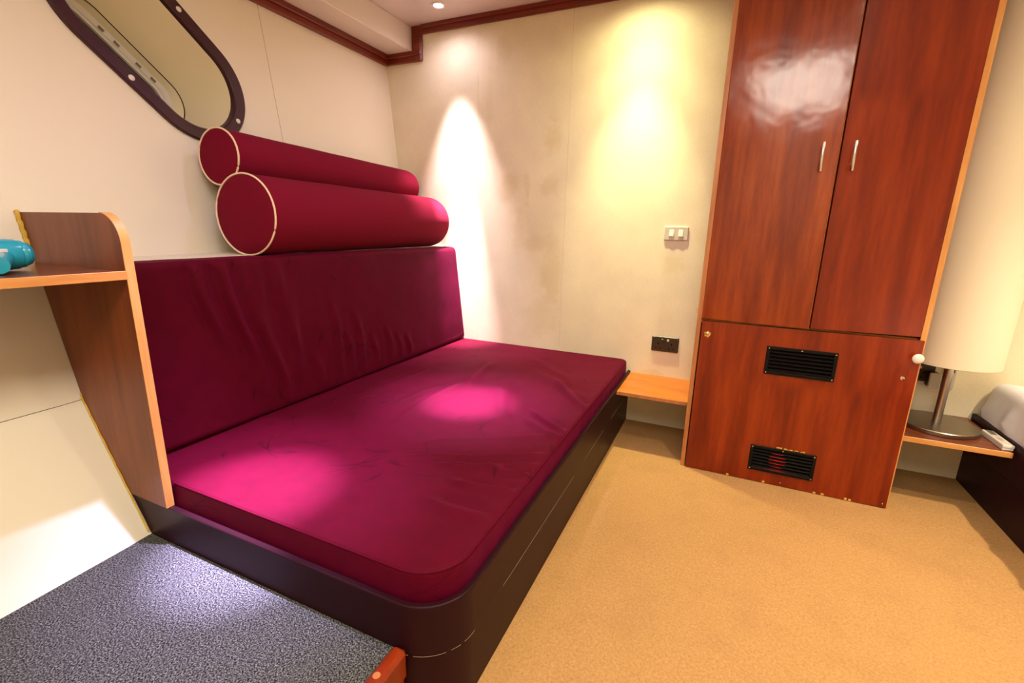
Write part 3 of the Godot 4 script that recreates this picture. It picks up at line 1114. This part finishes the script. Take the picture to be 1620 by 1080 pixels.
# ---------------------------------------------------------------- wardrobe
func vent(parent: Node3D, x0: float, x1: float, y0: float, y1: float, z: float) -> Node3D:
	var v := Node3D.new()
	v.name = "vent_grille"
	parent.add_child(v, true)
	v.set_meta("label", "black louvred ventilation grille")
	var b := 0.014
	var st := mb()
	bx(st, Vector3(x0, y1 - b, z), Vector3(x1, y1, z + 0.006), 0.002)
	bx(st, Vector3(x0, y0, z), Vector3(x1, y0 + b, z + 0.006), 0.002)
	bx(st, Vector3(x0, y0 + b, z), Vector3(x0 + b, y1 - b, z + 0.006), 0.002)
	bx(st, Vector3(x1 - b, y0 + b, z), Vector3(x1, y1 - b, z + 0.006), 0.002)
	part("rim", done(st), M.black, v)
	var n := 6
	var p := (y1 - y0 - 2 * b) / n
	for k in n:
		st = mb()
		bx(st, Vector3(x0 + b, -0.0014, -0.0080), Vector3(x1 - b, 0.0014, 0.0080), 0.0007, Transform3D(Basis(Vector3.RIGHT, 0.5), Vector3(0, y0 + b + p * (k + 0.5), z - 0.001)))
		part("slat", done(st), M.black, v)
	for e in [[x0 + 0.008, y1 - 0.008], [x1 - 0.008, y1 - 0.008], [x0 + 0.008, y0 + 0.008], [x1 - 0.008, y0 + 0.008], [(x0 + x1) / 2, y1 - 0.007]]:
		part("screw", turned([Vector2(0.0032, 0.0), Vector2(0.0028, 0.0012), Vector2(0.0, 0.0016)], Vector3(e[0], e[1], z + 0.006), Vector3.BACK, 10), M.chrome, v)
	return v

func make_wardrobe() -> void:
	var t := thing("wardrobe", "tall glossy mahogany wardrobe with two doors and vented lower panel", "wardrobe")
	var z := -2.25
	var x0 := -0.092
	var x1 := 0.733
	var top := 2.255
	# carcass
	var sl := part("side_panel", box(Vector3(x0, 0.0, BACK + 0.001), Vector3(x0 + 0.018, top, z - 0.0015), 0.001), M.maho, t)
	part("edging", box(Vector3(x0 - 0.0005, 0.0, z - 0.0015), Vector3(x0 + 0.0185, top, z + 0.001), 0.0008), M.oak_dull, sl, "pale oak edging strip")
	var sr := part("side_panel", box(Vector3(x1 - 0.018, 0.0, BACK + 0.001), Vector3(x1, top, z - 0.0015), 0.001), M.maho, t)
	part("edging", box(Vector3(x1 - 0.0185, 0.0, z - 0.0015), Vector3(x1 + 0.0005, top, z + 0.001), 0.0008), M.oak, sr, "pale oak edging strip")
	part("back_panel", box(Vector3(x0 + 0.018, 0.0, BACK + 0.001), Vector3(x1 - 0.018, top, BACK + 0.012), 0.001), M.desk, t)
	part("top_panel", box(Vector3(x0 + 0.018, top - 0.018, BACK + 0.012), Vector3(x1 - 0.018, top, z - 0.02), 0.001), M.maho, t)
	part("shelf_board", box(Vector3(x0 + 0.018, 0.712, BACK + 0.012), Vector3(x1 - 0.018, 0.728, z - 0.022), 0.001), M.oak, t)
	# doors, both a little ajar where they meet
	for s in 2:
		var hinge := Vector3(x0 + 0.020, 0.0, z - 0.018) if s == 0 else Vector3(x1 - 0.020, 0.0, z - 0.018)
		var wd := 0.412 if s == 0 else 0.370
		var ang := -LEFT_AJAR if s == 0 else RIGHT_AJAR
		var d := Node3D.new()
		d.name = "door"
		t.add_child(d, true)
		d.position = hinge
		d.rotation.y = ang
		var a := 0.0 if s == 0 else -wd
		var e := wd if s == 0 else 0.0
		part("door_leaf", box(Vector3(a, 0.733 if s == 0 else 0.736, 0.0), Vector3(e, top - 0.022, 0.018), 0.0012), M.maho_open if s == 0 else M.maho, d)
		if s == 0:
			part("edging", box(Vector3(e, 0.733, 0.0), Vector3(e + 0.0012, top - 0.022, 0.018), 0.0004), M.oak_dull, d)
		var hx := 0.358 if s == 0 else -0.333
		var st := mb()
		lathe(st, [Vector2(0.0, -0.053), Vector2(0.005, -0.053), Vector2(0.006, -0.0515), Vector2(0.006, 0.0515), Vector2(0.005, 0.053), Vector2(0.0, 0.053)], Vector3(hx, 1.40, 0.044), Vector3.UP, 18)
		for y in [1.372, 1.428]:
			lathe(st, [Vector2(0.0042, 0.0), Vector2(0.0042, 0.026)], Vector3(hx, y, 0.018), Vector3.BACK, 12)
		part("handle", done(st), M.chrome, d, "slim brushed bar handle")
	# lower panel with grilles (cut out behind them)
	var p := Node3D.new()
	p.name = "lower_panel"
	t.add_child(p)
	p.set_meta("label", "loose mahogany panel with two black grilles")
	var zf := -2.238
	var zb := zf - 0.016
	var px0 := -0.0685
	var px1 := 0.726
	var py1 := 0.724
	var v1 := [0.202, 0.462, 0.518, 0.642]
	var v2 := [0.197, 0.454, 0.059, 0.181]
	var cut := 0.010
	var st2 := mb()
	st2.set_smooth_group(-1)
	# panel in strips around the two openings
	var ys := [0.003, v2[2] + cut, v2[3] - cut, v1[2] + cut, v1[3] - cut, py1]
	for k in 5:
		if k == 1 or k == 3:
			var v: Array = v2 if k == 1 else v1
			bx(st2, Vector3(px0, ys[k], zb), Vector3(v[0] + cut, ys[k + 1], zf), 0.00001)
			bx(st2, Vector3(v[1] - cut, ys[k], zb), Vector3(px1, ys[k + 1], zf), 0.00001)
		else:
			bx(st2, Vector3(px0, ys[k], zb), Vector3(px1, ys[k + 1], zf), 0.00001)
	part("board", done(st2), M.maho, p)
	part("edging", box(Vector3(px1, 0.003, zb), Vector3(px1 + 0.0012, py1, zf), 0.0003), M.oak, p)
	for v in [v1, v2]:
		vent(p, v[0], v[1], v[2], v[3], zf)
	for e in [[0.683, 0.569], [-0.042, 0.667], [0.335, 0.019], [0.712, 0.022]]:
		var big: float = 1.0 if e[1] > 0.1 else 0.45
		part("screw", turned([Vector2(0.0085 * big, 0.0), Vector2(0.0075 * big, 0.0025), Vector2(0.004 * big, 0.004), Vector2(0.0, 0.003)], Vector3(e[0], e[1], zf), Vector3.BACK, 16), M.chrome, p, "small chrome screw")
	# bare wood where the veneer broke away around the screw
	var st3 := mb()
	var chip := PackedVector2Array()
	for i in 14:
		var a := TAU * i / 14.0
		chip.append(Vector2(-0.041, 0.666) + Vector2.from_angle(a) * (0.0135 + 0.003 * sin(i * 2.4)))
	slab(st3, chip, func(a, b, d): return Vector3(a, b, d), zf, zf + 0.0006)
	part("veneer_chip", done(st3), M.foam, p, "bare yellow wood around the screw")
	# chipped veneer above the lower grille and along the foot
	var rng := RandomNumberGenerator.new()
	rng.seed = 5
	for k in 9:
		var cx := lerpf(0.305, 0.405, k / 8.0) + rng.randf_range(-0.006, 0.006)
		st3 = mb()
		bx(st3, Vector3(cx - 0.006, v2[3], zf), Vector3(cx + 0.006, v2[3] + rng.randf_range(0.002, 0.007), zf + 0.0007), 0.0003)
		part("veneer_chip", done(st3), M.foam, p)
	for cx in [0.12, 0.27, 0.47, 0.50, 0.585, 0.60]:
		st3 = mb()
		bx(st3, Vector3(cx - 0.006, 0.003, zf), Vector3(cx + 0.004, rng.randf_range(0.006, 0.013), zf + 0.0007), 0.0003)
		part("veneer_chip", done(st3), M.foam, p)
	part("knob", turned([Vector2(0.007, 0.0), Vector2(0.007, 0.010), Vector2(0.0165, 0.014), Vector2(0.019, 0.019), Vector2(0.0165, 0.024), Vector2(0.009, 0.027), Vector2(0.0, 0.028)], Vector3(0.712, 0.657, zf), Vector3.BACK, 24), M.white, p, "round white knob")
	# red signal lamp behind the lower grille
	var lamp := part("signal_lamp", turned([Vector2(0.0, 0.0), Vector2(0.034, 0.0), Vector2(0.036, 0.006), Vector2(0.034, 0.022), Vector2(0.0, 0.026)], Vector3(0.318, 0.098, zb - 0.05), Vector3.BACK, 20), M.red, t, "glowing red signal lamp inside the grille")
	var o := OmniLight3D.new()
	o.name = "signal_glow"
	lamp.add_child(o)
	o.position = Vector3(0.318, 0.098, zb - 0.018)
	o.light_color = Color(1.0, 0.15, 0.08)
	o.light_energy = 0.004
	o.light_size = 0.02
	o.omni_range = 3.0
	o.shadow_enabled = true

const LEFT_AJAR := 0.07
const RIGHT_AJAR := 0.07

# ---------------------------------------------------------------- small fittings
func make_fittings() -> void:
	# shelf between berth and wardrobe
	var s := thing("wall_shelf", "small orange varnished shelf between red berth and wardrobe", "shelf")
	part("board", box(Vector3(BX + 0.001, 0.282, BACK + 0.0008), Vector3(-0.094, 0.30, -2.322), 0.001), M.teak, s)
	part("edging", box(Vector3(BX + 0.001, 0.2815, -2.322), Vector3(-0.094, 0.3005, -2.318), 0.0008), M.oak_dull, s, "pale oak edging strip")
	# light switch
	var w := thing("light_switch", "white light switch with two rockers on the bulkhead", "switch", Vector3(-0.264, 1.103, BACK))
	part("plate", box(Vector3(-0.061, -0.036, 0.0), Vector3(0.061, 0.036, 0.009), 0.003), M.plate, w)
	for k in [-0.024, 0.024]:
		var st := mb()
		bx(st, Vector3(k - 0.0125, -0.018, 0.006), Vector3(k + 0.0125, 0.018, 0.0125), 0.002, Transform3D(Basis(Vector3.RIGHT, -0.12), Vector3(0, 0, 0)))
		part("rocker", done(st), M.white, w)
	# brown double socket
	socket(Vector3(-0.264, 0.492, BACK), "dark brown double power socket beside the wardrobe, above the orange shelf", 0.0)
	socket(Vector3(0.862, 0.50, BACK), "dark brown double power socket behind the lamp", 1.0)
	var pl := thing("power_adapter", "small brown and white adapter plugged into the socket behind lamp", "adapter", Vector3(0.925, 0.478, BACK + 0.0125))
	part("body", box(Vector3(-0.022, -0.034, 0.0), Vector3(0.016, 0.034, 0.045), 0.004), M.brownplate, pl)
	part("face_plate", box(Vector3(-0.024, -0.036, 0.045), Vector3(0.018, 0.036, 0.055), 0.003), M.plate, pl)
	var sw := thing("bedside_switch", "narrow white wall switch with dark rocker right of the lamp pole", "switch", Vector3(0.99, 0.495, BACK))
	part("plate", box(Vector3(-0.022, -0.06, 0.0), Vector3(0.022, 0.06, 0.010), 0.003), M.plate, sw)
	part("rocker", box(Vector3(-0.014, 0.018, 0.010), Vector3(0.014, 0.052, 0.013), 0.002), M.black, sw)
	part("pin_hole", box(Vector3(-0.008, -0.012, 0.010), Vector3(0.006, -0.007, 0.0106), 0.0002), M.dark, sw)
	# bedside shelf
	var b := thing("bedside_shelf", "brown bedside shelf with oak edge between wardrobe and white bed", "shelf")
	part("board", box(Vector3(0.735, 0.288, BACK + 0.0008), Vector3(1.092, 0.309, -2.309), 0.001), M.desk_top, b)
	part("edging", box(Vector3(0.735, 0.2875, -2.309), Vector3(1.092, 0.3095, -2.305), 0.0008), M.oak_flat, b, "pale oak edging strip")
	# lamp
	var l := thing("table_lamp", "table lamp with tall cream cylinder shade and round steel foot", "lamp", Vector3(0.915, 0.3095, -2.505))
	part("foot", turned([Vector2(0.0, 0.0), Vector2(0.142, 0.0), Vector2(0.145, 0.003), Vector2(0.145, 0.016), Vector2(0.142, 0.019), Vector2(0.02, 0.020), Vector2(0.0, 0.020)], Vector3.ZERO, Vector3.UP, 64), M.pewter, l)
	part("pole", turned([Vector2(0.0, 0.02), Vector2(0.0155, 0.02), Vector2(0.0155, 0.42), Vector2(0.0, 0.425)], Vector3.ZERO, Vector3.UP, 28), M.steel, l)
	part("shade", turned([Vector2(0.150, 0.292), Vector2(0.153, 0.290), Vector2(0.155, 0.292), Vector2(0.155, 0.60), Vector2(0.155, 1.63), Vector2(0.153, 1.632), Vector2(0.150, 1.63), Vector2(0.150, 0.60), Vector2(0.150, 0.292)], Vector3.ZERO, Vector3.UP, 72), M.shade, l, "tall cream fabric cylinder")
	part("bulb_holder", turned([Vector2(0.0, 0.42), Vector2(0.02, 0.425), Vector2(0.02, 0.48), Vector2(0.0, 0.485)], Vector3.ZERO, Vector3.UP, 20), M.black, l)
	var st := mb()
	for k in 3:
		var a := TAU * k / 3.0
		tube(st, [Vector3(0, 0.45, 0), Vector3(cos(a) * 0.151, 0.45, sin(a) * 0.151)], 0.002, 6)
	part("spider", done(st), M.steel, l)
	# small box on the bedside shelf
	var bxn := thing("small_box", "small white card box with grey printed lid on the bedside shelf", "box", Vector3(1.080, 0.3095, -2.405))
	bxn.rotation.y = 0.03
	part("tray", box(Vector3(-0.017, 0.0, -0.078), Vector3(0.017, 0.010, 0.078), 0.001), M.white, bxn)
	part("lid", box(Vector3(-0.018, 0.010, -0.08), Vector3(0.018, 0.022, 0.08), 0.0015), M.white, bxn)
	var pr := tex(64, 128, func(x: int, y: int) -> Color:
		if y < 44 and x > 8 and x < 56: return Color8(92, 88, 80)
		if y > 56 and y < 100 and (Vector2(x, y) - Vector2(30, 78)).length() < 17.0 + 4.0 * sin(x * 0.9): return Color8(168, 160, 144)
		return Color8(206, 200, 186))
	st = mb()
	st.set_smooth_group(-1)
	var c := [Vector3(-0.015, 0.0224, -0.078), Vector3(-0.015, 0.0224, 0.076), Vector3(0.015, 0.0224, 0.076), Vector3(0.015, 0.0224, -0.078)]
	tri(st, c[0], c[1], c[2], Vector2(0, 0), Vector2(0, 1), Vector2(1, 1))
	tri(st, c[0], c[2], c[3], Vector2(0, 0), Vector2(1, 1), Vector2(1, 0))
	part("printed_panel", done(st), textured(pr, 1.0, 0.4, 0.5, false), bxn)

func socket(at: Vector3, label: String, plain: float) -> void:
	var s := thing("power_socket", label, "socket", at)
	part("plate", box(Vector3(-0.073, -0.043, 0.0), Vector3(0.073, 0.043, 0.011), 0.003), M.brownplate, s)
	for k in [-0.036, 0.036]:
		part("rocker", box(Vector3(k * 0.42 - 0.006, 0.018, 0.011), Vector3(k * 0.42 + 0.006, 0.030, 0.0135), 0.001), M.brownplate if k < 0 else M.plate, s)
		part("pin_hole", box(Vector3(k - 0.003, -0.002, 0.0105), Vector3(k + 0.003, 0.008, 0.0114), 0.0002), M.dark, s)
		for e in [-0.011, 0.011]:
			part("pin_hole", box(Vector3(k + e - 0.004, -0.027, 0.0105), Vector3(k + e + 0.004, -0.022, 0.0114), 0.0002), M.dark, s)

func make_bed() -> void:
	var t := thing("bed_base", "dark aubergine base of the white bed at right edge", "bed base")
	var x := 1.103
	part("side_rail", box(Vector3(x, 0.19, BACK + 0.001), Vector3(x + 0.018, 0.335, -0.6), 0.003), M.rail, t)
	part("plinth", box(Vector3(x + 0.004, 0.0, BACK + 0.001), Vector3(x + 0.018, 0.19, -0.6), 0.001), M.rail, t)
	part("foot_rail", box(Vector3(x, 0.0, -0.6), Vector3(RIGHT - 0.001, 0.335, -0.582), 0.003), M.rail, t)
	part("mattress_board", box(Vector3(x + 0.019, 0.23, BACK + 0.001), Vector3(RIGHT - 0.001, 0.262, -0.601), 0.002), M.rail, t)
	var m := thing("sheeted_mattress", "mattress in a crumpled white sheet on the bed at right edge", "mattress")
	var nz := noise(77, 3.0, 2)
	var W := 1.19
	var L := 2.06
	var dm := func(u: float, v: float) -> float:
		return nz.get_noise_2d(u, v) * 0.006
	var pl := func(u: float, v: float, w: float) -> Vector3:
		var e := clampf(w / 0.17, 0.0, 1.0)
		var fold := 0.0
		if u < 0.08:
			fold = (0.018 * sin(v * 40.0 + e * 2.5) + 0.007 * sin(v * 71.0 + 1.0) - 0.016) * smoothstep(0.07, 0.14, w) * sin(PI * e)
		var slope := (1.0 - e) * 0.0 - e * 0.02 * (1.0 - smoothstep(0.0, 0.1, u))
		var head := 0.012 * (1.0 - smoothstep(0.0, 0.12, v)) * e
		return Vector3(x + 0.008 + u + fold - slope, 0.263 + w - head, BACK + 0.012 + v)
	var st := cushion(W, L, 0.245, 0.05, [0.035, 0.05, 0.06, 0.06], 30, 90, dm, pl, true)
	part("sheet", st, M.sheet, m)

func _ready() -> void:
	# camera
	var cam := Camera3D.new()
	cam.name = "camera"
	add_child(cam)
	cam.position = Vector3(0, 1.11, 0)
	cam.rotation_degrees = Vector3(-13.629, 24.269, 1.262)
	cam.fov = 72.482
	cam.near = 0.02
	cam.far = 60.0
	cam.current = true
	# night outside; the cabin is lit by its own lamps
	var env := Environment.new()
	env.background_mode = Environment.BG_COLOR
	env.background_color = Color(0.01, 0.012, 0.016)
	env.tonemap_mode = Environment.TONE_MAPPER_LINEAR
	env.tonemap_exposure = 1.2
	env.sdfgi_enabled = true
	env.ssao_enabled = true
	env.ssil_enabled = true
	var we := WorldEnvironment.new()
	we.environment = env
	add_child(we)
	make_materials()
	make_lights()
	make_shell()
	make_platform()
	make_porthole()
	make_berth()
	bolster(Vector3(-1.70, 1.139, -1.257), Vector3(-1.79, 1.139, -2.635), 0.152, "thick wine red bolster with cream piping resting on the ledge, the lower one")
	bolster(Vector3(-1.855, 1.359, -1.285), Vector3(-1.945, 1.350, -2.60), 0.1055, "slimmer wine red bolster with cream piping, above and behind the thick one")
	make_desk()
	make_wardrobe()
	make_fittings()
	make_bed()
